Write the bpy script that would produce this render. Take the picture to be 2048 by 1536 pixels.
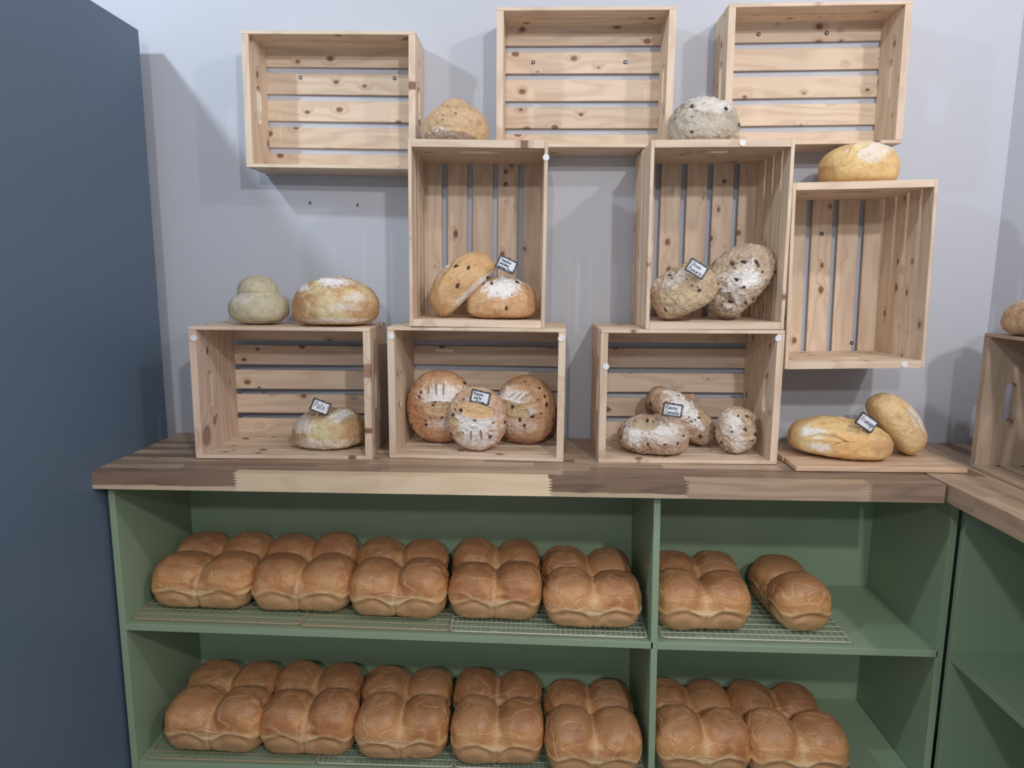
import bpy, bmesh, math, random
import numpy as np
from mathutils import Matrix, Vector, Euler

for o in list(bpy.data.objects): bpy.data.objects.remove(o)
SC = bpy.context.scene
COL = SC.collection
PI = math.pi
R = math.radians

# ------------------------------------------------------------ camera
cam = bpy.data.cameras.new('camera'); camo = bpy.data.objects.new('camera', cam); COL.objects.link(camo)
SC.camera = camo
cam.sensor_fit = 'HORIZONTAL'; cam.sensor_width = 36.0
cam.lens = 1360.77 / 2048 * 36.0
cr_ = Vector((0.99942228, 0.03337991, 0.0063945)); cu_ = Vector((-0.01143576, 0.15310027, 0.98814449)); cf_ = Vector((-0.03200517, 0.98764674, -0.15339354))
M = Matrix((cr_, cu_, -cf_)).transposed().to_4x4(); M.translation = Vector((0, -2.0052, 1.3935))
camo.matrix_world = M
cam.clip_start = 0.02

# ------------------------------------------------------------ world, lamps, exposure
w = bpy.data.worlds.new('world'); SC.world = w; w.use_nodes = True
w.node_tree.nodes['Background'].inputs[0].default_value = (0.86, 0.91, 1.0, 1)
w.node_tree.nodes['Background'].inputs[1].default_value = 0.30

def lamp(name, loc, power, color, size=0.05, kind='POINT', sx=None, rot=(0, 0, 0)):
    l = bpy.data.lights.new(name, kind); l.energy = power; l.color = color
    if kind == 'POINT': l.shadow_soft_size = size
    else: l.shape = 'RECTANGLE'; l.size = sx[0]; l.size_y = sx[1]
    o = bpy.data.objects.new(name, l); o.location = loc; o.rotation_euler = rot; COL.objects.link(o); return o
lamp('downlight', (-1.54, -1.19, 2.66), 45, (0.78, 0.90, 1.0), 0.05)
lamp('downlight', (1.45, -1.58, 2.68), 34, (1.0, 0.93, 0.90), 0.05)
lamp('downlight', (0.9, -3.05, 2.68), 92, (1.0, 0.96, 0.93), 0.06)
lamp('downlight', (-0.3, -4.3, 2.68), 88, (0.97, 0.97, 1.0), 0.07)
lamp('overhead_fill', (0.1, -2.2, 2.9), 5, (0.97, 0.97, 1.0), kind='AREA', sx=(3.4, 2.4))  # added area fill for soft ambient light from above, no real fixture

SC.view_settings.view_transform = 'Standard'; SC.view_settings.look = 'None'
SC.view_settings.exposure = 0.2; SC.view_settings.gamma = 1.0; SC.view_settings.use_curve_mapping = False

# ------------------------------------------------------------ helpers
def obj(name, me, mat=None, parent=None, loc=None, rot=None):
    o = bpy.data.objects.new(name, me); COL.objects.link(o)
    if mat is not None and me is not None and len(me.materials) == 0: me.materials.append(mat)
    if parent is not None: o.parent = parent
    if loc is not None: o.location = loc
    if rot is not None: o.rotation_euler = rot
    return o
def tag(o, label, cat, group=None):
    o['label'] = label; o['category'] = cat
    if group: o['group'] = group
    return o
def struct(o): o['kind'] = 'structure'; return o
def thing(name, label, cat, loc=(0, 0, 0), rot=(0, 0, 0), group=None):
    o = bpy.data.objects.new(name, None); COL.objects.link(o); o.location = loc; o.rotation_euler = rot
    o.empty_display_size = .05
    return tag(o, label, cat, group)
def own_material(o, mat):
    o.material_slots[0].link = 'OBJECT'; o.material_slots[0].material = mat
def box_mesh(name, x0, x1, y0, y1, z0, z1, bev=0.001):
    bm = bmesh.new()
    bmesh.ops.create_cube(bm, size=1, matrix=Matrix.Translation(((x0 + x1) / 2, (y0 + y1) / 2, (z0 + z1) / 2)) @ Matrix.Diagonal((x1 - x0, y1 - y0, z1 - z0, 1)))
    if bev: bmesh.ops.bevel(bm, geom=bm.edges[:], offset=bev, segments=1, affect='EDGES', profile=.5)
    me = bpy.data.meshes.new(name); bm.to_mesh(me); bm.free(); return me
def tube_mesh(name, paths, r, n=5):
    V, F = [], []
    for P in paths:
        P = [Vector(p) for p in P]; base = len(V)
        for i, p in enumerate(P):
            d = (P[min(i + 1, len(P) - 1)] - P[max(i - 1, 0)]).normalized()
            a = Vector((0, 0, 1)) if abs(d.z) < .9 else Vector((1, 0, 0))
            u = d.cross(a).normalized(); v = d.cross(u)
            for k in range(n):
                t = 2 * PI * k / n; V.append(p + (u * math.cos(t) + v * math.sin(t)) * r)
        for i in range(len(P) - 1):
            for k in range(n):
                F.append((base + i * n + k, base + i * n + (k + 1) % n, base + (i + 1) * n + (k + 1) % n, base + (i + 1) * n + k))
        F.append(tuple(base + k for k in range(n))[::-1]); F.append(tuple(base + (len(P) - 1) * n + k for k in range(n)))
    me = bpy.data.meshes.new(name); me.from_pydata([tuple(v) for v in V], [], F); return me

# ------------------------------------------------------------ materials
class NT:
    def __init__(s, name):
        s.m = bpy.data.materials.new(name); s.m.use_nodes = True; s.t = s.m.node_tree; s.b = s.t.nodes['Principled BSDF']
    def n(s, typ, **k):
        q = s.t.nodes.new(typ)
        for a, v in k.items(): setattr(q, a, v)
        return q
    def l(s, a, b): s.t.links.new(a, b)
    def math(s, op, a, b=None, c=None):
        q = s.n('ShaderNodeMath', operation=op)
        for i, v in enumerate((a, b, c)):
            if v is None: continue
            if isinstance(v, (int, float)): q.inputs[i].default_value = v
            else: s.l(v, q.inputs[i])
        return q.outputs[0]
    def vmath(s, op, a, b=None):
        q = s.n('ShaderNodeVectorMath', operation=op)
        for i, v in enumerate((a, b)):
            if v is None: continue
            if isinstance(v, tuple): q.inputs[i].default_value = v
            else: s.l(v, q.inputs[i])
        return q.outputs[1] if op in ('LENGTH', 'DISTANCE') else q.outputs[0]
    def mix(s, fac, a, b, typ='MIX'):
        q = s.n('ShaderNodeMix', data_type='RGBA', blend_type=typ)
        for i, v in ((0, fac), (6, a), (7, b)):
            if isinstance(v, (int, float)): q.inputs[i].default_value = v
            elif isinstance(v, tuple): q.inputs[i].default_value = v if len(v) == 4 else (*v, 1)
            else: s.l(v, q.inputs[i])
        return q.outputs[2]
    def noise(s, vec, scale, detail=3, rough=.5, dist=0):
        q = s.n('ShaderNodeTexNoise'); s.l(vec, q.inputs['Vector']); q.inputs['Scale'].default_value = scale
        q.inputs['Detail'].default_value = detail; q.inputs['Roughness'].default_value = rough; q.inputs['Distortion'].default_value = dist
        return q.outputs['Fac']
    def ramp(s, fac, stops):
        q = s.n('ShaderNodeMapRange', interpolation_type='SMOOTHSTEP'); s.l(fac, q.inputs[0])
        for i, v in enumerate(stops): q.inputs[i + 1].default_value = v
        return q.outputs[0]
    def bump(s, h, strength=.3, dist=.002):
        q = s.n('ShaderNodeBump'); q.inputs['Strength'].default_value = strength; q.inputs['Distance'].default_value = dist
        s.l(h, q.inputs['Height']); s.l(q.outputs[0], s.b.inputs['Normal'])

def mat_wood(name, light, dark, knots=(), knot_col=(.20, .085, .05), rnd=.14, knot_amt=.50, fine=1.0, gloss=.55, vscale=1.0, sap=None):
    N = NT(name); tc = N.n('ShaderNodeTexCoord'); oi = N.n('ShaderNodeObjectInfo')
    off = N.vmath('MULTIPLY', N.n('ShaderNodeCombineXYZ').outputs[0], (0, 0, 0))
    cx = N.n('ShaderNodeCombineXYZ')
    for i, k in enumerate((7.3, 3.1, 5.7)): N.l(N.math('MULTIPLY', oi.outputs['Random'], k), cx.inputs[i])
    P = N.vmath('ADD', tc.outputs['Object'], cx.outputs[0])
    # knots
    vo = N.n('ShaderNodeTexVoronoi', feature='F1', voronoi_dimensions='2D'); vo.inputs['Scale'].default_value = 1.0
    N.l(N.vmath('MULTIPLY', P, (12 * vscale, 17 * vscale, 0)), vo.inputs['Vector'])
    sep = N.n('ShaderNodeSeparateColor'); N.l(vo.outputs['Color'], sep.inputs[0])
    size = N.ramp(sep.outputs[0], (knot_amt, 1.0, 0.0, .13))
    kd = N.math('SUBTRACT', vo.outputs['Distance'], size)
    knot = N.math('MULTIPLY', N.ramp(kd, (-.045, .035, 1.0, 0.0)), N.math('GREATER_THAN', sep.outputs[0], knot_amt + .04))
    halo = N.math('MULTIPLY', N.ramp(kd, (-.02, .28, 1.0, 0.0)), N.math('GREATER_THAN', sep.outputs[0], knot_amt + .04))
    for (kx, ky, kz, kr) in knots:
        d = N.vmath('DISTANCE', N.vmath('MULTIPLY', tc.outputs['Object'], (.85, 1, .35)), (kx * .85, ky, kz * .35))
        dn = N.math('ADD', d, N.math('MULTIPLY', N.math('SUBTRACT', N.noise(tc.outputs['Object'], 60), .5), kr * .3))
        knot = N.math('MAXIMUM', knot, N.math('MULTIPLY', N.ramp(dn, (kr * .8, kr * 1.1, 1.0, 0.0)), .75))
        halo = N.math('MAXIMUM', halo, N.ramp(dn, (kr, kr * 2.2, 1.0, 0.0)))
    # grain
    big = N.noise(N.vmath('MULTIPLY', P, (2.2, 13, 13)), 1.0, 2, .5)
    sp = N.n('ShaderNodeSeparateXYZ'); N.l(P, sp.inputs[0])
    rad = N.math('ADD', N.math('MULTIPLY', sp.outputs[1], 120 * fine), N.math('MULTIPLY', sp.outputs[2], 90 * fine))
    ph = N.math('ADD', N.math('ADD', rad, N.math('MULTIPLY', big, 34)), N.math('MULTIPLY', halo, 4.5))
    rings = N.math('MULTIPLY', N.math('ADD', N.math('SINE', ph), 1), .5)
    rings = N.math('POWER', rings, 2.2)
    fib = N.noise(N.vmath('MULTIPLY', P, (6, 160, 160)), 1.0, 3, .6)
    f = N.math('ADD', N.math('MULTIPLY', rings, .42), N.math('MULTIPLY', fib, .50))
    f = N.math('ADD', f, N.math('MULTIPLY', halo, .28))
    c = N.mix(f, (*light, 1), (*dark, 1))
    c = N.mix(N.math('MULTIPLY', knot, .9), c, (*knot_col, 1))
    if sap:
        s2 = N.n('ShaderNodeSeparateXYZ'); N.l(tc.outputs['Object'], s2.inputs[0])
        wv = N.math('ADD', s2.outputs[2], N.math('MULTIPLY', N.noise(N.vmath('MULTIPLY', P, (9, 2, 2)), 1.0), .014))
        c = N.mix(N.ramp(wv, (sap - .002, sap + .002, .9, 0.0)), c, (.62, .50, .35, 1))
    val = N.math('ADD', N.math('MULTIPLY', oi.outputs['Random'], rnd), 1 - rnd / 2)
    hv = N.n('ShaderNodeHueSaturation'); N.l(c, hv.inputs['Color']); N.l(val, hv.inputs['Value'])
    N.l(hv.outputs[0], N.b.inputs['Base Color']); N.b.inputs['Roughness'].default_value = gloss
    N.b.inputs['Specular IOR Level'].default_value = .3
    N.bump(N.math('SUBTRACT', fib, N.math('MULTIPLY', rings, .3)), .25, .0006)
    return N.m
PL, PD = (.79, .645, .50), (.57, .415, .30)
M_pine = mat_wood('pine', PL, PD)
M_pine_gl = mat_wood('pine_knotty_left', (.82, .65, .52), (.60, .42, .32), knots=((-.120, -.222, .0, .026), (-.09, -.165, .0, .012)), knot_col=(.19, .085, .075))
M_pine_gr = mat_wood('pine_knotty_right', PL, PD, knots=((.062, -.250, .0, .016),), knot_col=(.20, .075, .055))
M_pine_gray = mat_wood('weathered_pine', (.50, .385, .29), (.36, .265, .19), knot_amt=.93)
M_board = mat_wood('board_pine', (.72, .53, .38), (.47, .31, .20), knot_amt=.93, fine=1.4)
M_acd = mat_wood('acacia_dark', (.36, .255, .185), (.18, .12, .085), knot_amt=2, rnd=.5, gloss=.42)
M_acds = mat_wood('acacia_dark_sap', (.30, .205, .145), (.13, .08, .055), knot_amt=2, rnd=.2, gloss=.42, sap=-.0045)
M_acm = mat_wood('acacia_mid', (.52, .385, .275), (.31, .21, .145), knot_amt=2, rnd=.35, gloss=.42)
M_acl = mat_wood('acacia_light', (.80, .64, .45), (.66, .50, .33), knot_amt=2, rnd=.15, gloss=.42)

def mat_plain(name, col, rough=.5, spec=.4, nscale=None, namp=.06, bump=0, bscale=60, metal=0):
    N = NT(name); N.b.inputs['Roughness'].default_value = rough; N.b.inputs['Specular IOR Level'].default_value = spec
    N.b.inputs['Metallic'].default_value = metal
    tc = N.n('ShaderNodeTexCoord')
    if nscale:
        f = N.noise(tc.outputs['Object'], nscale, 4, .6)
        c = N.mix(f, tuple(x * (1 - namp) for x in col), tuple(min(1, x * (1 + namp)) for x in col)); N.l(c, N.b.inputs['Base Color'])
    else: N.b.inputs['Base Color'].default_value = (*col, 1)
    if bump: N.bump(N.noise(tc.outputs['Object'], bscale, 3), bump, .001)
    return N.m
M_wall = mat_plain('white_wall_paint', (.545, .57, .635), .7, .25, 1.2, .03, .12, 90)
M_blue = mat_plain('slate_blue_paint', (.110, .158, .225), .42, .4, 2, .05, .08, 200)
M_floor = mat_plain('grey_floor', (.20, .19, .18), .5, .4, 4, .1)
M_black = mat_plain('black_frame', (.018, .018, .02), .5)
M_dgrey = mat_plain('frame_line', (.30, .30, .31), .5)
M_card = mat_plain('white_card', (.80, .83, .90), .6)
M_ink = mat_plain('ink', (.02, .03, .05), .6)
M_stick = mat_plain('stick_wood', (.70, .55, .38), .6)
M_felt = mat_plain('felt', (.80, .80, .82), .6, .3, 300, .05)
M_steel = mat_plain('steel', (.78, .79, .78), .45, .6, metal=.25)
M_dark = mat_plain('dark_hole', (.03, .03, .03), .6)
M_gold = mat_plain('gold_wire', (.50, .37, .22), .5, .4, metal=.2)
M_silver = mat_plain('silver_wire', (.60, .58, .50), .5, .4, metal=.15)
def mat_green():
    N = NT('sage_green_paint'); tc = N.n('ShaderNodeTexCoord')
    f = N.noise(tc.outputs['Object'], 3, 4, .6)
    c = N.mix(f, (.275, .37, .25, 1), (.305, .405, .275, 1))
    vo = N.n('ShaderNodeTexVoronoi'); N.l(tc.outputs['Object'], vo.inputs['Vector']); vo.inputs['Scale'].default_value = 22
    sc = N.n('ShaderNodeSeparateColor'); N.l(vo.outputs['Color'], sc.inputs[0])
    k = N.math('MULTIPLY', N.math('LESS_THAN', vo.outputs['Distance'], .045), N.math('GREATER_THAN', sc.outputs[0], .93))
    c = N.mix(N.math('MULTIPLY', k, .7), c, (.55, .6, .5, 1))
    N.l(c, N.b.inputs['Base Color']); N.b.inputs['Roughness'].default_value = .42; N.b.inputs['Specular IOR Level'].default_value = .35
    N.bump(N.noise(tc.outputs['Object'], 140, 2), .06, .001)
    return N.m
M_green = mat_green()
def mat_crust(name, rough=.5, spec=.35, bs=.35, speck=.25):
    N = NT(name); tc = N.n('ShaderNodeTexCoord'); at = N.n('ShaderNodeAttribute'); at.attribute_name = 'crust'
    f = N.noise(tc.outputs['Object'], 55, 5, .65); g = N.noise(tc.outputs['Object'], 260, 3, .6)
    c = N.mix(N.math('MULTIPLY', N.ramp(f, (.5, .75, 0.0, 1.0)), speck), at.outputs['Color'], N.mix(1.0, at.outputs['Color'], (.62, .5, .42, 1), 'MULTIPLY'))
    c = N.mix(N.math('MULTIPLY', N.ramp(g, (.55, .8, 0.0, 1.0)), speck), c, (.72, .58, .42, 1))
    N.l(c, N.b.inputs['Base Color']); N.b.inputs['Roughness'].default_value = rough; N.b.inputs['Specular IOR Level'].default_value = spec
    N.bump(N.math('ADD', f, N.math('MULTIPLY', g, .4)), bs, .0012)
    return N.m
M_loafcrust = mat_crust('pan_loaf_crust', .45, .4, .5, .22)
M_artisan = mat_crust('artisan_crust', .7, .25, .9, .5)
M_raisin = mat_plain('raisin_skin', (.07, .04, .03), .45, .4, 200, .3, .4, 300)
M_olive = mat_plain('olive_skin', (.06, .04, .042), .4, .4, 200, .3, .4, 300)

# ------------------------------------------------------------ setting
wb = obj('wall_back', box_mesh('wall_back', -2.6, 1.305, 0, .1, 0, 2.95, 0), M_wall); struct(wb)
wr_me = box_mesh('wall_right', 0, .1, -3.2, 0, 0, 2.95, 0)
wr = obj('wall_right', wr_me, M_wall, loc=(1.305, 0, 0), rot=(0, 0, R(19))); struct(wr)
fl = obj('floor', box_mesh('floor', -2.6, 2.5, -3.4, .1, -.05, 0, 0), M_floor); struct(fl)

# tall blue cabinet
cab = thing('tall_cabinet', 'tall slate-blue cabinet standing left of the counter', 'cabinet', (-1.49, -.6, 0))
obj('body', box_mesh('cabinet_body', -.41, .408, -.52, .53, 0.0, 2.053, .002), M_blue, cab)
obj('door', box_mesh('cabinet_door', -.405, .403, -.545, -.523, .05, 2.04, .003), M_blue, cab)

# ------------------------------------------------------------ shelf unit (green)
FY = -.385
su = thing('shelf_unit', 'sage-green open shelf unit under the wooden counter, holding pan loaves', 'shelf unit')
CT = .92; CB = .875
obj('side_panel', box_mesh('side', -1.072, -1.055, FY, -.012, 0, CB, .0008), M_green, su)
obj('side_panel', box_mesh('side', 1.018, 1.036, FY, -.012, 0, CB, .0008), M_green, su)
dv = obj('divider', box_mesh('divider', -.0085, .0085, FY, -.02, 0, CB, .0008), M_green, su, (.322, 0, 0), (0, R(-1.0), 0))
obj('back_panel', box_mesh('back', -1.055, 1.018, -.02, -.012, 0, CB, 0), M_green, su)
obj('shelf', box_mesh('shelf', 0, 1.366, FY, -.021, -.018, 0, .0008), M_green, su, (-1.055, 0, .4985), (0, R(.75), 0))
obj('shelf', box_mesh('shelf', 0, .700, FY, -.021, -.018, 0, .0008), M_green, su, (.322, 0, .4795), (0, R(.25), 0))
obj('shelf', box_mesh('shelf', -1.054, .315, FY, -.021, .082, .100, .0008), M_green, su)
obj('shelf', box_mesh('shelf', .327, 1.017, FY, -.021, .082, .100, .0008), M_green, su)
obj('plinth', box_mesh('plinth', -1.055, 1.017, FY + .02, FY + .038, 0, .081, 0), M_green, su)

# return unit on the right
ru = thing('shelf_unit', 'dark sage-green shelf unit under the right-hand counter, empty shelf', 'shelf unit', (1.043, 0, 0))
obj('side_panel', box_mesh('side', 0, .36, -.402, -.385, 0, CB, .0008), M_green, ru)
obj('shelf', box_mesh('shelf', 0.0, .34, -1.55, -.403, .460, .478, .0008), M_green, ru)
obj('shelf', box_mesh('shelf', 0.0, .34, -1.55, -.403, .082, .100, .0008), M_green, ru)
obj('side_panel', box_mesh('side', 0, .36, -1.568, -1.551, 0, CB, .0008), M_green, ru)
obj('back_panel', box_mesh('back', .342, .36, -1.55, -.403, 0, CB, 0), M_green, ru)

# ------------------------------------------------------------ counters, built from staves
def zig(x, amp, n, z0, z1):
    return [(x + (amp if k % 2 else -amp), z0 + (z1 - z0) * k / n) for k in range(n + 1)]
def stave_mesh(x0, x1, y0, y1, zl, zr, cx):
    # zl / zr: boundary polylines (x,z) from bottom to top; extruded in y
    ring = zl[::-1] + zr
    V = [(x - cx, y0, z) for x, z in ring] + [(x - cx, y1, z) for x, z in ring]; n = len(ring)
    F = [tuple(range(n))[::-1], tuple(range(n, 2 * n))] + [(i, (i + 1) % n, n + (i + 1) % n, n + i) for i in range(n)]
    me = bpy.data.meshes.new('stave'); me.from_pydata(V, [], F)
    bm = bmesh.new(); bm.from_mesh(me); bmesh.ops.recalc_face_normals(bm, faces=bm.faces[:]); bmesh.ops.triangulate(bm, faces=[f for f in bm.faces if len(f.verts) > 4]); bm.to_mesh(me); bm.free()
    return me
ctr = thing('counter_top', 'finger-jointed wooden counter top above the green shelves', 'counter', (0, 0, CT - .0225))
rng = random.Random(5)
H2 = .0225
X0, X1 = -1.085, .973
bounds = [X0, -.725, -.37, .043, .37, .80, X1]
mats0 = [M_acds, M_acl, M_acl, M_acds, M_acm, M_acd]
for i, m in enumerate(mats0):
    a, b = bounds[i], bounds[i + 1]; cx = (a + b) / 2
    zl = [(a, -H2), (a, H2)] if i == 0 else zig(a, .0055, 12, -H2, H2)
    zr = [(b, -H2), (b, H2)] if i == len(mats0) - 1 else zig(b, .0055, 12, -H2, H2)
    obj('stave', stave_mesh(a, b, -.425, -.392, zl, zr, cx), m, ctr, (cx, 0, 0))
y = -.392; row = 0
while y < -.01:
    wd = min(.036, -.004 - y) if y < -.13 else -.004 - y
    if wd < .02: break
    x = X0; first = True
    light_row = y > -.14
    while x < X1 - .01:
        ln = rng.uniform(.22, .52) * (.5 + .5 * (not first)); first = False
        x2 = x + ln
        if X1 - x2 < .15: x2 = X1
        m = rng.choice([M_acm, M_acl, M_acm]) if light_row else rng.choice([M_acd, M_acd, M_acm, M_acm, M_acm, M_acl] if row else [M_acd, M_acm, M_acm, M_acd])
        if light_row: m = M_acm
        o = obj('stave', box_mesh('stave', -(x2 - x) / 2, (x2 - x) / 2, 0, wd - .0002, -H2, H2 - rng.uniform(0, .0002), .0003), m, ctr, ((x + x2) / 2, y + .0001, 0))
        x = x2
    y += wd; row += 1
rct = thing('counter_top', 'brown wooden counter top on the right, meeting the long counter at a corner', 'counter', (.975, 0, CT - .0225), (0, 0, R(1.0)))
xx = 0.0; k = 0
while xx < .60:
    wd = .042 if k else .05
    yy = -max(.004, (xx + .975 + wd + .03 - 1.305) / .34 + .004)
    while yy > -1.75:
        ln = rng.uniform(.3, .6); y2 = max(yy - ln, -1.76)
        m = [M_acm, M_acd, M_acm, M_acd, M_acm, M_acl][(k + rng.randrange(2)) % 5]
        if k < 2: m = M_acm
        o = obj('stave', box_mesh('stave', -(yy - y2) / 2, (yy - y2) / 2, 0, wd - .0002, -H2, H2 - rng.uniform(0, .0002), .0003), m, rct, (xx + .0001, (yy + y2) / 2, 0), (0, 0, R(-90)))
        yy = y2
    xx += wd; k += 1

# ------------------------------------------------------------ crates
L, WS, TS, TE = .46, .346, .009, .018
D1, D2 = .2614, .1275
slat_meshes = [box_mesh('slat', -L / 2, L / 2, -w_ / 2, w_ / 2, -TS / 2, TS / 2, .0011) for w_ in (.0525, .0562, .0522)]
def end_mesh(wid, dep, hole_y):
    bm = bmesh.new(); z0, z1 = -TE / 2, TE / 2
    hx, hr = .036, .0145
    out = [(-wid / 2, -dep), (wid / 2, -dep), (wid / 2, 0), (-wid / 2, 0)]
    inn = [(hx + hr * math.cos(t), hole_y + hr * math.sin(t)) for t in [(-90 + 180 * i / 8) * PI / 180 for i in range(9)]]
    inn += [(-hx + hr * math.cos(t), hole_y + hr * math.sin(t)) for t in [(90 + 180 * i / 8) * PI / 180 for i in range(9)]]
    ed = []
    for lp in (out, inn):
        vs = [bm.verts.new((x, y_, z0)) for x, y_ in lp]
        ed += [bm.edges.new((vs[i], vs[(i + 1) % len(vs)])) for i in range(len(vs))]
    r = bmesh.ops.triangle_fill(bm, use_beauty=True, edges=ed)
    fs = [g for g in r['geom'] if isinstance(g, bmesh.types.BMFace)]
    ex = bmesh.ops.extrude_face_region(bm, geom=fs)
    bmesh.ops.translate(bm, vec=(0, 0, TE), verts=[g for g in ex['geom'] if isinstance(g, bmesh.types.BMVert)])
    bmesh.ops.recalc_face_normals(bm, faces=bm.faces[:])
    me = bpy.data.meshes.new('end_board'); bm.to_mesh(me); bm.free(); return me
end_meshes = {}
washer_me = None
def washer():
    global washer_me
    if washer_me is None:
        bm = bmesh.new()
        bmesh.ops.create_cone(bm, cap_ends=True, segments=16, radius1=.0056, radius2=.0052, depth=.0016, matrix=Matrix.Translation((0, -.0007, 0)) @ Matrix.Rotation(R(90), 4, 'X'))
        n0 = len(bm.faces)
        bmesh.ops.create_cone(bm, cap_ends=True, segments=10, radius1=.0023, radius2=.0019, depth=.001, matrix=Matrix.Translation((0, -.0018, 0)) @ Matrix.Rotation(R(90), 4, 'X'))
        for i, f in enumerate(bm.faces): f.material_index = 1 if i >= n0 else 0
        washer_me = bpy.data.meshes.new('washer'); bm.to_mesh(washer_me); bm.free()
        washer_me.materials.append(M_steel); washer_me.materials.append(M_dark)
    return washer_me
bm = bmesh.new(); bmesh.ops.create_cone(bm, cap_ends=True, segments=20, radius1=.0083, radius2=.0078, depth=.0022, matrix=Matrix.Translation((0, -.0011, 0)) @ Matrix.Rotation(R(90), 4, 'X'))
felt_me = bpy.data.meshes.new('felt_pad'); bm.to_mesh(felt_me); bm.free(); felt_me.materials.append(M_felt)

def crate(label, x0, z0, yb, ry, rz, vert=False, deep=True, wid=WS, end_mats=(None, None), screws=(), pads=(), full=None, mat=None, group='pine crates'):
    dep = D1 if deep else D2
    W_, H_ = (wid, L) if vert else (L, wid)
    mat = mat or M_pine
    Rm = Matrix.Rotation(rz, 4, 'Z') @ Matrix.Rotation(ry, 4, 'Y')
    c = Vector((x0 + W_ / 2, -yb, z0 + H_ / 2)) + Rm @ Vector((0, 0, -H_ / 2))
    t = thing('wooden_crate', label, 'crate', c, Rm.to_euler(), group)
    if full is not None: t.matrix_world = full
    V = Matrix.Rotation(R(-90), 4, 'Y') if vert else Matrix.Identity(4)
    up = Matrix.Translation((0, 0, H_ / 2))
    def put(name, me, m, loc, rot=Matrix.Identity(4)):
        o = obj(name, me, m, t); mm = up @ V @ Matrix.Translation(loc) @ rot
        o.location = mm.translation; o.rotation_euler = mm.to_euler(); return o
    key = (round(wid, 4), deep)
    if key not in end_meshes: end_meshes[key] = end_mesh(wid - 2 * TS - .0006, dep - TS - .0003, -(dep - TS - .07) if deep else -(dep - TS) * .52)
    for s, em in zip((-1, 1), end_mats):
        o = put('end_board', end_meshes[key], mat, (s * (L / 2 - TE / 2), -TS - .0002, 0), Matrix.Rotation(R(-90), 4, 'Y'))
        own_material(o, em or mat)
    rg = random.Random(hash((round(x0, 3), round(z0, 3))) & 0xffff)
    sw = (.0525 if deep else .0522)
    ns = 4 if deep else 2; g = .011 if deep else .0075
    for s in (-1, 1):
        for k in range(ns):
            yc = -dep + sw / 2 + k * (sw + g)
            o = put('slat', slat_meshes[0 if deep else 2], mat, (0, yc, s * (wid / 2 - TS / 2)), Matrix.Rotation(R(rg.choice((0, 180))), 4, 'X'))
            own_material(o, mat)
    gb = (wid - 5 * .0562) / 4
    for k in range(5):
        zc = -wid / 2 + .0281 + k * (.0562 + gb)
        o = put('slat', slat_meshes[1], mat, (0, -TS / 2, zc), Matrix.Rotation(R(90), 4, 'X'))
        own_material(o, mat)
    for (sx, sz) in screws:
        o = obj('screw', washer(), None, t, (sx, -TS - .0002, sz))
    for (sx, sz) in pads:
        o = obj('felt_pad', felt_me, None, t, (sx, -dep - .0002, sz))
    return t
crate('shallow pine crate on the wall, top row, left', -.7783, 1.6826, .001, .0135, -.0113, deep=False, screws=((-.116, .262), (.15, .262)))
crate('shallow pine crate on the wall, top row, middle', -.1066, 1.7367, .0026, .0012, -.0008, deep=False, screws=((-.135, .246), (.118, .246)))
crate('shallow pine crate on the wall, top row, right', .4868, 1.7442, .002, -.012, .0045, deep=False, screws=((-.116, .31), (.067, .31)))
crate('upright pine crate holding tomato-sign bread, second column from left', -.3253, 1.2695, .0045, .007, .0263, vert=True, screws=((.065, .388), (.065, .422)), pads=((.168, .420),))
crate('upright pine crate holding the two olive breads', .2794, 1.2695, .0107, -.0067, .0008, vert=True, screws=((.075, .395),), pads=((.047, .451),))
crate('empty upright pine crate on the wall, far right of the upright ones', .6375, 1.1733, .006, -.0244, -.0177, vert=True, screws=((.10, .04), (.0, .35)), pads=((.123, .009),))
crate('pine crate on the counter with a big dark knot, holding one floured loaf', -.8963, .9205, .0278, .0063, .0555, end_mats=(M_pine_gl, M_pine_gr), screws=((-.145, .262), (-.145, .146)), pads=((-.217, .316),))
crate('pine crate on the counter holding three raisin breads', -.3725, .9205, .0085, .0018, -.0299, wid=.3475, pads=((-.218, .323), (.218, .323)))
crate('pine crate on the counter holding three cinnamon raisin breads', .1695, .9205, .0135, -.0041, .002, wid=.3475, pads=((.214, .327), (-.216, .253)))
FJ = Matrix.Translation((1.128 + D1, -.262 - L / 2, .9205)) @ Matrix.Rotation(R(-90), 4, 'Z') @ Matrix.Translation((0, 0, 0))
crate('pine crate at the right edge standing end-on by the corner', 0, 0, 0, 0, 0, full=FJ, mat=M_pine_gray)

# loose screws left in the wall
for (sx, sz, lb) in ((-.650, 1.606, 'small screw left in the wall below the left crate, nearer the cabinet'), (-.512, 1.600, 'small screw left in the wall below the left crate, nearer the upright crate')):
    me = tube_mesh('screw_body', [[(0, .0, 0), (0, -.010, 0), (0, -.0105, 0)]], .0016, 8)
    t = obj('wall_screw', me, M_steel, loc=(sx, 0, sz)); tag(t, lb, 'screw', 'screws in the wall')
    bm = bmesh.new(); bmesh.ops.create_cone(bm, cap_ends=True, segments=10, radius1=.0032, radius2=.0026, depth=.0016, matrix=Matrix.Translation((0, -.011, 0)) @ Matrix.Rotation(R(90), 4, 'X'))
    hm = bpy.data.meshes.new('screw_head'); bm.to_mesh(hm); bm.free(); obj('screw_head', hm, M_dark, t)

# serving board of planks under the cheese breads
bd = thing('serving_board', 'low plank board under the two cheese breads', 'board', (.868, -.219, .9215), (0, 0, R(.8)))
for k in range(5):
    y0 = -.113 + k * .0452
    sh = [.0, .003, .0, -.004, .002][k]
    obj('plank', box_mesh('plank', -.212 + sh, .212 + sh * .5, y0, y0 + .0446, 0, .0125, .0012), M_board, bd)

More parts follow.
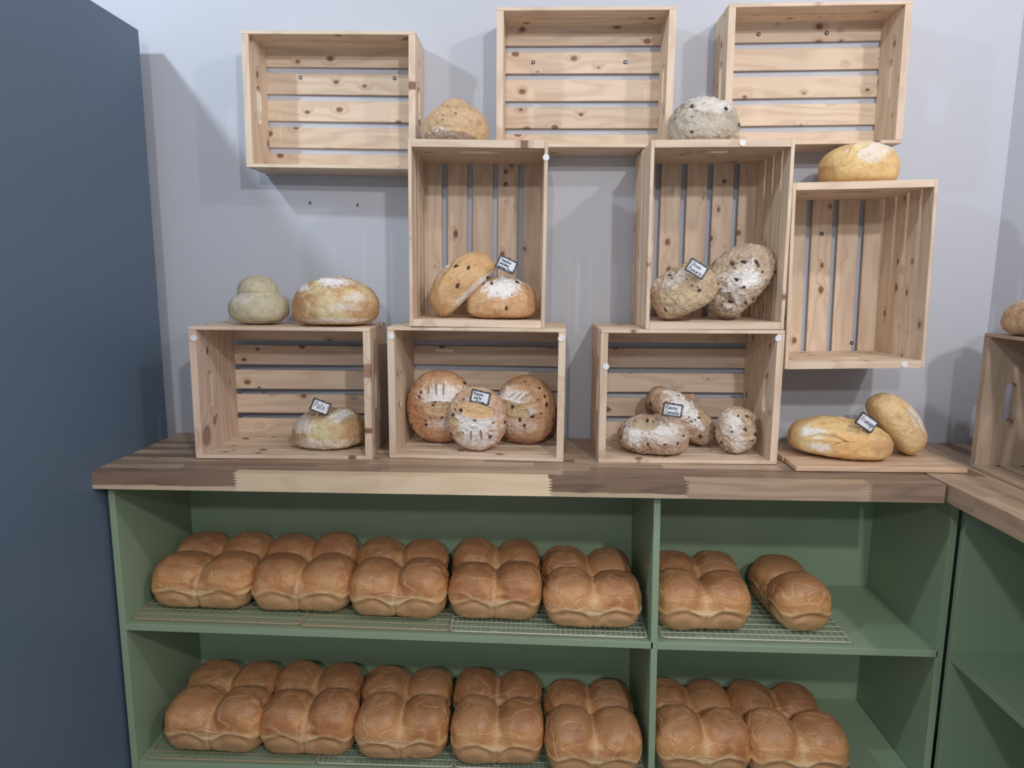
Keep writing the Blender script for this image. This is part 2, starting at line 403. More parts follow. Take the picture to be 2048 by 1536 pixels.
# ------------------------------------------------------------ numeric noise
def _h(ix, iy, iz, s):
    h = (ix.astype(np.uint32) * np.uint32(374761393) + iy.astype(np.uint32) * np.uint32(668265263) + iz.astype(np.uint32) * np.uint32(2147483647 - 1013) + np.uint32((s * 974711 + 12345) & 0xffffffff))
    h = (h ^ (h >> np.uint32(13))) * np.uint32(1274126177); h = h ^ (h >> np.uint32(16))
    h = h * np.uint32(2246822519); h = h ^ (h >> np.uint32(15))
    return h.astype(np.float64) / 4294967295.0
def vn(P, s=0):
    F = np.floor(P); f = P - F; f = f * f * (3 - 2 * f); I = F.astype(np.int64)
    out = 0
    for dx in (0, 1):
        wx = f[:, 0] if dx else 1 - f[:, 0]
        for dy in (0, 1):
            wy = f[:, 1] if dy else 1 - f[:, 1]
            for dz in (0, 1):
                wz = f[:, 2] if dz else 1 - f[:, 2]
                out = out + wx * wy * wz * _h(I[:, 0] + dx, I[:, 1] + dy, I[:, 2] + dz, s)
    return out
def fbm(P, s=0, o=4):
    a, t, r = .5, 0, 0
    for k in range(o):
        r = r + a * vn(P * 2 ** k + 17.3 * k, s + k); t += a; a *= .5
    return r / t
def ss(x, a, b):
    t = np.clip((x - a) / (b - a), 0, 1); return t * t * (3 - 2 * t)
np.seterr(all='ignore')
def ico(n):
    bm = bmesh.new(); bmesh.ops.create_icosphere(bm, subdivisions=n, radius=1)
    me = bpy.data.meshes.new('ico'); bm.to_mesh(me); bm.free()
    for p in me.polygons: p.use_smooth = True
    return me
ICO = ico(7); NV = len(ICO.vertices)
a_ = np.empty(NV * 3); ICO.vertices.foreach_get('co', a_); DIR = a_.reshape(-1, 3); DIR /= np.linalg.norm(DIR, axis=1)[:, None]
ICO_S = ico(3)
a_ = np.empty(len(ICO_S.vertices) * 3); ICO_S.vertices.foreach_get('co', a_); a_ = a_.reshape(-1, 3)
a_ = a_ * (1 + .35 * (fbm(a_ * 2.2, 3, 2) - .5))[:, None] * np.array([1, .75, .8])
ICO_S.vertices.foreach_set('co', a_.ravel())
bit_r = ICO_S.copy(); bit_r.materials.append(M_raisin); bit_o = ICO_S.copy(); bit_o.materials.append(M_olive)
def finish(name, P, C, mat):
    me = ICO.copy(); me.name = name; me.vertices.foreach_set('co', P.ravel().astype(np.float32))
    at = me.attributes.new('crust', 'FLOAT_COLOR', 'POINT')
    buf = np.ones((NV, 4), np.float32); buf[:, :3] = np.clip(C, 0, 1); at.data.foreach_set('color', buf.ravel())
    me.materials.append(mat); me.update(); return me
def lerp(C, col, m): return C * (1 - m[:, None]) + np.array(col)[None, :] * m[:, None]

# ------------------------------------------------------------ pan loaves
def loaf_mesh(seed):
    rg = np.random.RandomState(seed)
    hgt = rg.uniform(-.004, .006, 2); wdx = rg.uniform(-.003, .003, 2); sag = rg.uniform(-.003, .003)
    cen = np.array([0, 0, .058])
    D = DIR
    def field(p):
        x, y_, z = p[:, 0], p[:, 1], p[:, 2]
        # pan-shaped body, tapering towards the base
        tap = 1 - .10 * np.clip((.06 - z) / .06, 0, 1)
        qx = np.abs(x) / (.126 * tap); qy = np.abs(y_) / (.072 * tap)
        qz = np.where(z > .045, (z - .045) / (.058 - 190 * 0 * y_), (.045 - z) / .045)
        b = (qx ** 6 + qy ** 4.5 + np.abs(qz) ** np.where(z > .045, 2.6, 6)) ** (1 / 4.5) - 1
        b = b * .05
        out = b
        for k, s in enumerate((-1, 1)):
            cx = s * (.0635 + wdx[k]); rz = .074 + hgt[k]
            e = (np.abs((x - cx) / (.0700)) ** 2.7 + np.abs(y_ / .0752) ** 2.7 + np.abs((z - .063) / rz) ** 2.35) ** (1 / 2.5) - 1
            e = e * .06
            kk = .0028
            h = np.clip(.5 + .5 * (out - e) / kk, 0, 1)
            out = out * (1 - h) + e * h - kk * h * (1 - h)
        return out
    lo = np.full(NV, .01); hi = np.full(NV, .22)
    for _ in range(26):
        mid = (lo + hi) / 2; ins = field(cen + D * mid[:, None]) < 0
        lo = np.where(ins, mid, lo); hi = np.where(ins, hi, mid)
    r = lo; P = cen + D * r[:, None]
    x, y_, z = P.T
    dome = ss(z, .052, .066)
    wr = 1 - np.abs(2 * fbm(P * np.array([16, 22, 30]) + seed * 7, seed, 3) - 1)
    r = r + dome * ((fbm(P * 13 + seed, seed + 9, 2) - .5) * .013 + (wr - .75) * .0095 * (fbm(P * 9 + 3, seed + 4, 1)) - .0024 * np.exp(-(np.abs(fbm(P * np.array([10, 14, 26]) + seed, seed + 31, 2) - .5) / .012) ** 2) + .0016 * np.sin(z * 200 + 9 * fbm(P * 12, seed + 5, 2)) * ss(fbm(P * 9, seed + 3, 2), .48, .7))
    # lip where the dome overhangs the pan mark, front and back, ends too
    arch = .046 + .010 * np.cos(x / .0635 * PI) * -1 + sag + .005 * (fbm(P * 20, seed + 2, 2) - .5)
    arch = .058 + .0085 * np.cos((np.abs(x) - .0635) / .0635 * PI) + sag + .012 * (fbm(P * 20, seed + 2, 2) - .5)
    em = ss(np.abs(D[:, 0]) - 1.3 * np.abs(D[:, 1]), .0, .25); arch = arch * (1 - em) + em * (.060 + .008 * np.cos(np.clip(y_ / .06, -1, 1) * PI))
    ind = ss(.055 - np.abs(np.abs(x) - .0635), .0, .03) * (1 - em) + em * ss(.055 - np.abs(y_), .0, .03)
    dl = z - arch
    side = np.clip(np.abs(D[:, 1]) * 2.2, 0, 1) + np.clip(np.abs(D[:, 0]) * 1.2 - .5, 0, 1); side = np.clip(side, 0, 1)
    r = r + side * (.0022 * np.exp(-(dl / .006) ** 2) - .0080 * np.exp(-((dl + .013) / .0095) ** 2) * ind)
    fl = np.abs(fbm(P * np.array([26, 20, 44]) + seed * 3, seed + 51, 3) - .5)
    r = r - dome * .0011 * np.exp(-(fl / .022) ** 2)
    r = r - .003 * np.exp(-(x / .004) ** 2) * ss(-z, -.075, -.03) * side
    low = ss(-z, -.045, -.02)
    r = r + low * ((fbm(P * 34, seed + 6, 3) - .5) * .0075)
    P = cen + D * r[:, None]; P[:, 2] = np.maximum(P[:, 2], 0.0)
    # colour
    n1 = fbm(P * 14 + 5, seed + 11, 4); n2 = fbm(P * 45, seed + 12, 3)
    C = np.tile(np.array([.60, .295, .122]), (NV, 1))
    C = lerp(C, (.42, .165, .065), ss(n1, .42, .66) * .85)
    C = lerp(C, (.70, .42, .20), ss(n2, .52, .72) * .55)
    C = lerp(C, (.74, .50, .28), np.exp(-(np.abs(fbm(P * np.array([10, 14, 26]) + seed, seed + 31, 2) - .5) / .02) ** 2) * dome * .45)
    top = ss(z, .092, .13)
    C = lerp(C, (.34, .165, .085), top * .6)
    crease = np.exp(-(x / (.004 + .008 * n2 * n2)) ** 2) * (1 - .4 * top)
    C = lerp(C, (.72, .47, .25), crease * .75)
    lip = np.exp(-((dl - .001) / .0055) ** 2) * side
    C = lerp(C, (.74, .53, .29), np.clip(lip * (.35 + 1.6 * (fbm(P * 30, seed + 14, 2) - .3)), 0, 1))
    tri = np.exp(-(x / (.014 + .03 * n1)) ** 2) * np.exp(-((z - .050) / .015) ** 2) * side
    C = lerp(C, (.78, .57, .33), np.clip(tri, 0, 1) * .8)
    lowm = ss(-dl, .003, .012)
    C = lerp(C, (.50, .30, .15), lowm * .85)
    C = lerp(C, (.42, .215, .095), lowm * ss(n2, .40, .65) * .6 * np.exp(-((dl + .012) / .012) ** 2))
    C = lerp(C, (.70, .47, .25), ss(-z, -.012, -.002) * .5)
    return finish('pan_loaf', P, C, M_loafcrust)
LOAVES = [loaf_mesh(s) for s in range(1, 8)]
ordn = ['first', 'second', 'third', 'fourth', 'fifth']
lr = random.Random(11)
def put_loaf(x, y_, z, rz, i, label, group, s=1.0, sw=1.0):
    me = LOAVES[i % len(LOAVES)]
    o = bpy.data.objects.new('pan_loaf', me); COL.objects.link(o); o.location = (x, y_, z); o.rotation_euler = (0, 0, rz)
    o.scale = (sw, 1.0, s)
    tag(o, label, 'bread', group); return o
# upper shelf: x centre, width, front y
top_l = [(-.895, .275, -.330, .500, 0), (-.622, .272, -.331, .497, .01), (-.360, .256, -.344, .493, 0), (-.098, .245, -.338, .490, 0), (.163, .252, -.366, .487, -.02)]
back_l = [(-.912, .268), (-.648, .265), (-.378, .262), (-.103, .258), (.160, .252)]
cnt = 0
for k, (x, wd, fy, zs, rz) in enumerate(top_l):
    put_loaf(x, fy + .074, zs + .0075, rz, cnt, 'golden double-domed loaf, upper left shelf, front row, %s from the left' % ordn[k], 'loaves on the upper shelf', (.935 + .02 * (k % 3)), wd / .258); cnt += 1
    bx, bw = back_l[k]
    put_loaf(bx, min(fy + .074 + .152, -.104), zs + .0075, PI + rz + .02, cnt + 2, 'browner double-domed loaf, upper left shelf, back row, %s from the left' % ordn[k], 'loaves on the upper shelf', (.935 + .025 * (k % 2)), bw / .262); cnt += 1
put_loaf(.452, -.353 + .074, .4895, 0, 3, 'double-domed loaf, upper right shelf, front, against the divider', 'loaves on the upper shelf', 0.96, .93)
put_loaf(.468, -.124, .4895, PI, 1, 'double-domed loaf, upper right shelf, behind the one at the divider', 'loaves on the upper shelf', .90, .95)
put_loaf(.708, -.212, .4885, R(90) + .10, 5, 'loaf turned end-on, alone at the right of the upper shelf', 'loaves on the upper shelf', .93, .98)
bot_l = [(-.865, .272, -.375), (-.606, .258, -.378), (-.347, .248, -.385), (-.087, .243, -.392), (.170, .246, -.425)]
bot_b = [(-.885, .268), (-.630, .262), (-.362, .262), (-.094, .254), (.166, .25)]
for k, (x, wd, fy) in enumerate(bot_l):
    z = .1150
    put_loaf(x, fy + .074, z, 0.0 + lr.uniform(-.02, .02), cnt + 1, 'golden double-domed loaf, lower left shelf, front row, %s from the left' % ordn[k], 'loaves on the lower shelf', 1.02, wd / .258); cnt += 1
    bx, bw = bot_b[k]
    put_loaf(bx, fy + .074 + .155, z, PI, cnt + 3, 'double-domed loaf, lower left shelf, back row, %s from the left' % ordn[k], 'loaves on the lower shelf', .89 + .02 * (k % 2), bw / .262); cnt += 1
for k, (x, wd, fy) in enumerate([(.456, .246, -.412), (.700, .250, -.418)]):
    put_loaf(x, fy + .074, .1150, 0, cnt + 2, 'golden double-domed loaf, lower right shelf, front, %s' % ('against the divider' if k == 0 else 'at the open right end'), 'loaves on the lower shelf', 1.03, wd / .258); cnt += 1
    put_loaf(x - .004, fy + .074 + .155, .1150, PI, cnt + 4, 'double-domed loaf, lower right shelf, back, %s' % ('against the divider' if k == 0 else 'at the open right end'), 'loaves on the lower shelf', .90, wd / .262); cnt += 1

# ------------------------------------------------------------ cooling racks
def rack(label, x0, x1, y0, y1, z, sx, sy, mat, group, tilt=0.0):
    t = thing('cooling_rack', label, 'rack', ((x0 + x1) / 2, (y0 + y1) / 2, z), (0, tilt, 0), group)
    a, b = (x1 - x0) / 2, (y1 - y0) / 2; r = .0013; zt = .0105; c = .012
    ring = []
    for (cx, cy, t0) in ((a - c, -b + c, -90), (a - c, b - c, 0), (-a + c, b - c, 90), (-a + c, -b + c, 180)):
        for k in range(5):
            q = (t0 + 90 * k / 4) * PI / 180; ring.append((cx + c * math.cos(q), cy + c * math.sin(q), zt - .0016))
    ring.append(ring[0]); obj('rim', tube_mesh('rim', [ring], .0017, 6), mat, t)
    nx = max(2, round(2 * a / sx)); ny = max(2, round(2 * b / sy))
    P = [[(-a + 2 * a * k / nx, -b, zt), (-a + 2 * a * k / nx, b, zt)] for k in range(1, nx)]
    o = obj('cross_wires', tube_mesh('cross_wires', P, .0008, 4), mat, t); o['kind'] = 'stuff'
    P = [[(-a, -b + 2 * b * k / ny, zt - .0015), (a, -b + 2 * b * k / ny, zt - .0015)] for k in range(1, ny)]
    o = obj('long_wires', tube_mesh('long_wires', P, .0009, 4), mat, t); o['kind'] = 'stuff'
    for sx_ in (-.55, .55):
        for sy_ in (-1, 1):
            x_ = a * sx_; yy = (b - .02) * sy_
            obj('foot', tube_mesh('foot', [[(x_ - .01, yy, zt - .002), (x_ - .008, yy, .0012), (x_ + .008, yy, .0012), (x_ + .01, yy, zt - .002)]], .0011, 5), mat, t)
    return t
G1, G2 = 'cooling racks on the upper shelf', 'cooling racks on the lower shelf'
rack('gold wire rack on the upper shelf, left', -1.045, -.604, -.372, -.10, .4953, .020, .028, M_gold, G1, R(.75))
rack('gold wire rack on the upper shelf, middle', -.600, -.212, -.377, -.10, .4902, .020, .028, M_gold, G1, R(.75))
rack('silver fine-meshed wire rack on the upper shelf, left of the divider', -.208, .296, -.379, -.08, .4845, .013, .026, M_silver, G1, R(.75))
rack('silver wire rack on the upper shelf, right of the divider', .337, .815, -.372, -.06, .4787, .018, .026, M_silver, G1, R(.25))
rack('gold wire rack on the lower shelf, left', -1.035, -.575, -.380, -.05, .1005, .018, .028, M_gold, G2)
rack('silver wire rack on the lower shelf, second from the left', -.57, -.205, -.380, -.05, .1005, .014, .026, M_silver, G2)
rack('silver wire rack on the lower shelf, left of the divider', -.20, .30, -.380, -.05, .1005, .013, .026, M_silver, G2)
rack('silver wire rack on the lower shelf, right of the divider', .345, .86, -.380, -.05, .1005, .013, .026, M_silver, G2)

# ------------------------------------------------------------ artisan breads
def bread(name, label, group, c, rad, rot=(0, 0, 0), seed=1, flat=.42, p=2.15, low=4.0, base=(.56, .34, .18), mott=(.42, .22, .11), mamt=.8,
          lump=.10, flour=(), patches=(), cuts=(), spots=0, spot_r=.0045, bits=0, bit_kind='raisin', knob=None, flakes=(), rough=1.0, tints=()):
    rx, ry, h = rad  # half width, half depth, full height
    zc = h * flat; up, dn = h - zc, zc
    D = DIR; rz = np.where(D[:, 2] > 0, up, dn)
    q = np.where(D[:, 2] > 0, 2.15, low)
    A = (np.abs(D[:, 0] / rx) ** p + np.abs(D[:, 1] / ry) ** p)
    # solve superellipsoid radius: (A^(1/p) r)^q + (|dz|/rz r)^q = 1
    r = ((A ** (1 / p)) ** q + (np.abs(D[:, 2]) / rz) ** q) ** (-1 / q)
    if knob:
        kx, kz, kr, kh = knob   # a head sitting on top
        cc = np.array([kx, 0, kz - zc]); rad3 = np.array([kr, kr, kh])
        Dn = D / rad3; cn = cc / rad3; aa = (Dn ** 2).sum(1); bb = (Dn * cn).sum(1); ccv = (cn ** 2).sum() - 1
        disc = bb ** 2 - aa * ccv; rk = np.where(disc > 0, (bb + np.sqrt(np.maximum(disc, 0))) / aa, 0)
        k = .012; hh = np.clip(.5 + .5 * (rk - r) / k, 0, 1); r = r * (1 - hh) + rk * hh + k * hh * (1 - hh)
    m = (rx + h / 2) / 2
    r = r + (fbm(D * 1.6 + seed * 3.1, seed, 2) - .5) * lump * m * 2 * ss(D[:, 2], -.9, -.4)
    r = r + (fbm(D * 7 + seed, seed + 1, 3) - .5) * .006 * rough + (fbm(D * 26, seed + 2, 3) - .5) * .0026 * rough
    P0 = D * r[:, None] + np.array([0, 0, zc])
    x, y_, z = P0.T; front = ss(-D[:, 1], -.25, .15)
    n1 = fbm(D * 3.5 + 9, seed + 5, 4); n2 = fbm(D * 11 + 2, seed + 6, 4); n3 = fbm(D * 30, seed + 7, 3)
    C = np.tile(np.array(base, float), (NV, 1))
    C = lerp(C, mott, ss(n1, .38, .68) * mamt)
    C = lerp(C, tuple(min(1, v * 1.25) for v in base), ss(n2, .5, .72) * .5)
    C = lerp(C, (.66, .52, .37), ss(n3, .62, .8) * .4)
    for (tx, tz, ta, tb, col, am) in tints:
        q2 = np.sqrt(((x - tx) / ta) ** 2 + ((z - tz) / tb) ** 2) + (n1 - .5) * 1.4 + (n2 - .5) * .9
        C = lerp(C, col, ss(-q2, -1.25, -.3) * front * am)
    dr = np.zeros(NV)
    for (fx, fz, fr, fz2, amp) in flakes:   # torn, flaky crust
        q2 = np.sqrt(((x - fx) / fr) ** 2 + ((z - fz) / fz2) ** 2); mk = ss(-q2, -1.1, -.7)
        rid = np.abs(fbm(P0 * 38 + seed, seed + 21, 3) - .5) * 2; st = np.floor(fbm(P0 * 26, seed + 22, 3) * 9) / 9
        dr += mk * ((st - .5) * .016 * amp + (.25 - rid) * .006 * amp)
        C = lerp(C, (.74, .68, .60), mk * ss(st + .3 * (n3 - .5), .45, .65) * .75)
        C = lerp(C, (.20, .13, .09), mk * ss(-rid, -.13, -.03) * .7)
    for (fx, fz, fr, fz2, amt) in flour:
        q2 = np.sqrt(((x - fx) / fr) ** 2 + ((z - fz) / fz2) ** 2)
        mk = ss(-(q2 + (n2 - .5) * 1.3 + (n3 - .5) * .9), -1.05, -.55) * front * amt
        C = lerp(C, (.83, .81, .79), mk)
    for (px, pz, pa, pb, pr, col, dep) in patches:
        cs, sn = math.cos(R(pr)), math.sin(R(pr)); u = (x - px) * cs + (z - pz) * sn; v = -(x - px) * sn + (z - pz) * cs
        q2 = np.sqrt((u / pa) ** 2 + (v / pb) ** 2) + (n2 - .5) * .35
        mk = ss(-q2, -1.06, -.94) * front
        dr += -dep * ss(-q2, -1.0, -.5) * front + dep * .8 * np.exp(-((q2 - 1.12) / .10) ** 2) * front
        C = lerp(C, col, mk * (.85 + .15 * n3)); C = lerp(C, tuple(v2 * .62 for v2 in col), mk * ss(n3, .5, .7) * .5)
        C = lerp(C, (.30, .16, .09), np.exp(-((q2 - 1.03) / .05) ** 2) * front * .6)
    for (pts, wd, dep, col) in cuts:
        best = np.full(NV, 9.); pt = np.array(pts, float); tt = np.zeros(NV)
        for i in range(len(pt) - 1):
            a, b = pt[i], pt[i + 1]; ab = b - a; px = np.stack([x, z], 1) - a
            t = np.clip((px @ ab) / (ab @ ab), 0, 1); d = np.linalg.norm(px - t[:, None] * ab, axis=1)
            cl = d < best; best = np.where(cl, d, best); tt = np.where(cl, (i + t) / (len(pt) - 1), tt)
        wv = wd * (.25 + .75 * np.sin(PI * np.clip(tt, .02, .98)))
        g = np.exp(-(best / wv) ** 2) * front
        dr += -dep * g + dep * .45 * np.exp(-((best - wv * 2) / wv) ** 2) * front
        C = lerp(C, col, np.clip(g * 1.1, 0, 1) * .85)
    rg = np.random.RandomState(seed + 40); spots_p = []
    if spots:
        idx = rg.choice(NV, spots * 3, replace=False)
        idx = [i for i in idx if D[i, 1] < .1 and D[i, 2] > -.75][:spots]
        for i in idx:
            s_ = spot_r * rg.uniform(.5, 1.25)
            d = np.linalg.norm((P0 - P0[i]) * np.array([1, 1, rg.uniform(.8, 1.5)]), axis=1) + (n3 - .5) * s_ * .9
            g = ss(-d, -s_ * 1.05, -s_ * .6)
            dr += -.0012 * g + .0012 * np.exp(-((d - s_ * 1.3) / (s_ * .4)) ** 2)
            C = lerp(C, (.085, .045, .035), g * .88); spots_p.append(i)
    rr = r + dr
    P = D * rr[:, None] + np.array([0, 0, zc])
    P[:, 2] = np.maximum(P[:, 2], -.0)
    me = finish(name, P, C, M_artisan)
    # the origin sits at the middle of the base
    P -= 0
    o = bpy.data.objects.new(name, me); COL.objects.link(o)
    Rm = Euler(rot).to_matrix()
    o.rotation_euler = rot
    o.location = Vector(c) - Rm @ Vector((0, 0, h / 2))
    zmin = (np.array(Rm) @ P.T)[2].min() + o.location.z
    o['zmin'] = float(zmin)
    tag(o, label, 'bread', group)
    if bits:
        cand = [i for i in rg.permutation(NV)[:4000] if D[i, 1] < -.15 and -.6 < D[i, 2] < .85]
        got = []
        for i in cand:
            if all(np.linalg.norm(P[i] - P[j]) > .02 for j in got): got.append(i)
            if len(got) >= bits: break
        for i in got:
            s_ = rg.uniform(.0038, .0068)
            b = obj(bit_kind, bit_r if bit_kind == 'raisin' else bit_o, None, o, Vector(P[i]) - Vector(D[i]) * s_ * .25, tuple(rg.uniform(0, 3, 3)))
            b.scale = (s_ * 1.25, s_, s_)
    return o
def settle(o, z):  # drop onto a surface
    o.location.z += z - o['zmin']; del o['zmin']; return o
CR = (.78, .60, .36); CY = (.80, .60, .34); WH = (.86, .84, .80)
ZG, ZD, ZE, ZF = .9205 + .3475 + .0005, 1.7295, 1.7295, 1.6333
FLR = .9205 + .0095
# on the crates
settle(bread('round_bread', 'tan knobbly bread with a topknot on the left upright crate', 'breads on top of crates', (-.209, -.165, 1.79), (.083, .075, .105), seed=3, flat=.40, p=2.2,
    base=(.60, .42, .25), mott=(.50, .33, .19), knob=(.002, .093, .040, .026), flour=((-.03, .012, .05, .012, .35),), patches=((-.02, .012, .07, .014, 0, (.40, .31, .24), .001),), spots=16, spot_r=.003, flakes=((-.05, .02, .05, .02, .5),), cuts=(([(-.04, .10), (-.01, .088), (.035, .09)], .002, .003, (.45, .3, .18)),)), ZD)
settle(bread('olive_bread', 'grey floury olive bread with cracked top on the olive crate', 'breads on top of crates', (.428, -.165, 1.79), (.088, .078, .118), seed=4, flat=.38, p=2.3,
    base=(.50, .44, .35), mott=(.37, .31, .24), flour=((0.01, .095, .07, .03, .6), (-.03, .04, .07, .05, .15)), flakes=((-.01, .098, .085, .035, 1.2),), spots=18, spot_r=.0045, bits=3, bit_kind='olive', rough=1.5), ZE)
settle(bread('cheese_bread', 'smooth yellow cheese bread with one slash on the empty crate', 'breads on top of crates', (.826, -.165, 1.69), (.092, .080, .108), seed=5, flat=.40, p=2.4, lump=.05,
    base=(.74, .52, .24), mott=(.62, .36, .14), mamt=.6, flour=((-.005, .075, .05, .03, .6), (.03, .095, .04, .02, .5)), cuts=(([(-.062, .045), (-.035, .082), (.0, .101), (.03, .103)], .0045, .006, (.80, .66, .32)),), rough=.4), ZF)
settle(bread('brioche', 'pale two-tiered bread with a round head, left on the knotty crate', 'breads on top of crates', (-.738, -.195, 1.33), (.077, .073, .088), seed=6, flat=.48, p=2.1, low=2.6, lump=.04,
    base=(.56, .51, .36), mott=(.50, .44, .30), mamt=.5, knob=(-.002, .087, .051, .042), flour=((-.03, .07, .05, .02, .4),), spots=6, spot_r=.002, rough=.5,
    cuts=(([(-.045, .083), (0, .086), (.047, .085)], .002, .0012, (.42, .37, .26)),)), ZG)
settle(bread('round_bread', 'large round golden bread with floured cracked crown on the knotty crate', 'breads on top of crates', (-.535, -.180, 1.33), (.113, .095, .122), seed=7, flat=.40, p=2.25, lump=.05,
    base=(.66, .50, .27), mott=(.48, .26, .12), mamt=.85, knob=(.012, .104, .040, .020), tints=((.01, .055, .055, .05, (.70, .58, .34), .95), (-.085, .05, .04, .05, (.52, .28, .13), .8), (.09, .035, .035, .03, (.52, .28, .13), .7)), flour=((.015, .113, .045, .012, .95), (-.075, .098, .03, .012, .8), (.02, .014, .10, .008, .6), (.07, .075, .035, .014, .5), (.05, .05, .05, .012, .4)),
    flakes=((.01, .116, .05, .022, .8), (-.07, .098, .03, .014, .6)), rough=.8), ZG)
# inside the knotty crate
settle(bread('round_bread', 'round floured bread with the potato sign in the knotty crate', 'breads in crates', (-.565, -.175, .99), (.098, .080, .104), seed=8, flat=.42, p=2.3, lump=.05,
    base=(.60, .46, .26), mott=(.44, .26, .14), knob=(.030, .086, .034, .020), tints=((.005, .05, .05, .042, (.68, .60, .36), .95), (-.075, .055, .035, .045, (.44, .28, .17), .8), (.075, .05, .03, .03, (.52, .30, .14), .7)), flour=((-.06, .07, .05, .025, .6), (.0, .02, .09, .02, .5), (.04, .095, .03, .015, .9)), flakes=((.03, .098, .04, .018, .9),), spots=5, spot_r=.002), FLR)
# left upright crate
FD = 1.2695 + .0185
settle(bread('tomato_bread', 'smooth tan bread leaning to the right in the tomato crate', 'breads in crates', (-.204, -.165, 1.375), (.102, .070, .100), rot=(0, R(-43), 0), seed=9, flat=.40, p=2.3, low=5, lump=.05,
    base=(.66, .43, .22), mott=(.56, .29, .12), mamt=.6, flour=((-.01, .105, .09, .014, .9), (.02, .004, .09, .012, .8)), flakes=((-.03, .098, .055, .014, .9),), bits=4, spots=5, spot_r=.003, rough=.6), FD)
settle(bread('tomato_bread', 'round flour-capped bread with the tomato sign', 'breads in crates', (-.088, -.170, 1.34), (.094, .080, .108), seed=10, flat=.36, p=2.3, low=4, lump=.05,
    base=(.66, .42, .22), mott=(.58, .27, .13), mamt=.7, flour=((.0, .082, .055, .030, 1.0), (.02, .10, .05, .02, .9)), flakes=((.01, .098, .05, .018, .9),), bits=4, spots=4, spot_r=.004, rough=.6, knob=(-.002, .082, .042, .024)), FD)
# raisin breads
RB = (.60, .36, .20); RM = (.42, .20, .10)
b = settle(bread('raisin_bread', 'large reddish raisin bread at the left of three', 'breads in crates', (-.262, -.130, 1.03), (.092, .060, .212), rot=(R(8), 0, R(6)), seed=11, flat=.5, p=2.2, low=2.2, lump=.04, base=RB, mott=(.46, .21, .10),
    flour=((.01, .155, .075, .035, .9), (.02, .135, .04, .03, .9), (.02, .075, .06, .02, .6)), patches=((.012, .116, .062, .021, -4, (.60, .42, .24), .003),), cuts=(([(-.012, .185), (-.008, .155)], .003, .004, (.30, .2, .14)), ([(.012, .186), (.010, .155)], .003, .004, (.30, .2, .14)), ([(-.032, .18), (-.03, .158)], .0025, .003, (.30, .2, .14))), spots=14, bits=7), FLR)
b = settle(bread('raisin_bread', 'smaller white-floured raisin bread with the sign, middle of three', 'breads in crates', (-.151, -.212, 1.015), (.079, .052, .178), rot=(R(10), 0, 0), seed=12, flat=.5, p=2.15, low=2.2, lump=.03, base=(.62, .42, .28), mott=(.52, .30, .19),
    flour=((.0, .095, .065, .05, 1.0), (0, .05, .06, .04, .9), (0, .14, .05, .02, .8)), patches=((-.002, .130, .050, .019, -10, (.70, .45, .21), .003), (-.058, .095, .014, .01, 20, (.68, .5, .3), .002), (-.045, .055, .018, .010, 55, (.66, .52, .32), .003)),
    cuts=(([(-.012, .075), (-.016, .04)], .003, .004, (.40, .28, .18)), ([(.012, .078), (.014, .045)], .0032, .005, (.33, .2, .12)), ([(.032, .07), (.036, .045)], .002, .002, (.40, .28, .18))), spots=6, bits=5), FLR)
b = settle(bread('raisin_bread', 'mottled raisin bread at the right of three, striped flour top', 'breads in crates', (-.022, -.125, 1.02), (.086, .060, .196), rot=(R(8), 0, R(-5)), seed=13, flat=.5, p=2.3, low=2.3, lump=.05, base=RB, mott=(.46, .24, .14),
    flour=((-.03, .150, .05, .025, .95), (.01, .115, .03, .02, .8), (-.02, .07, .07, .03, .4)), patches=((-.030, .118, .046, .018, -12, (.60, .45, .25), .003), (.01, .128, .03, .008, 8, (.66, .48, .28), .002)),
    cuts=(([(-.045, .145), (-.018, .165)], .0025, .003, (.42, .3, .22)), ([(-.03, .14), (-.003, .163)], .0025, .003, (.42, .3, .22)), ([(-.012, .14), (.01, .158)], .0025, .003, (.42, .3, .22))), spots=16, bits=8), FLR)
# cinnamon raisin breads
CB_ = (.58, .44, .31); CM = (.45, .32, .22)
settle(bread('raisin_bread', 'low oval cinnamon raisin bread with the sign at the front left', 'breads in crates', (.325, -.195, .985), (.092, .070, .102), rot=(0, R(2), R(-14)), seed=14, flat=.42, p=2.3, low=3.4, base=(.52, .37, .26), mott=(.36, .22, .15),
    flour=((-.05, .06, .04, .04, .9), (.02, .075, .06, .02, .7), (.03, .055, .06, .02, .5)), patches=((-.02, .083, .035, .012, 6, (.52, .40, .26), .003),), flakes=((.02, .09, .04, .012, .8),), spots=14, bits=8, rough=1.3), FLR)
settle(bread('raisin_bread', 'lumpy cinnamon raisin bread lying aslant behind the others', 'breads in crates', (.418, -.105, 1.02), (.112, .060, .098), rot=(0, R(36), 0), seed=15, flat=.45, p=2.3, low=3.4, base=(.54, .38, .27), mott=(.40, .25, .17), lump=.12,
    flour=((.0, .065, .09, .028, .95), (-.05, .08, .04, .02, .7)), flakes=((.0, .088, .07, .018, .9),), patches=((.055, .075, .035, .014, -20, (.56, .42, .26), .003),), knob=(-.005, .09, .022, .022), spots=16, bits=6, rough=1.5), FLR)
settle(bread('raisin_bread', 'small upright cinnamon raisin bread at the right', 'breads in crates', (.545, -.195, .985), (.051, .050, .125), rot=(0, R(-6), 0), seed=16, flat=.5, p=2.1, low=2.2, base=CB_, mott=CM,
    flour=((-.018, .085, .025, .04, .8), (-.005, .035, .02, .03, .7)), knob=(.032, .094, .019, .017), flakes=((.02, .09, .03, .02, .6),), spots=12, bits=5, rough=1.4), FLR)
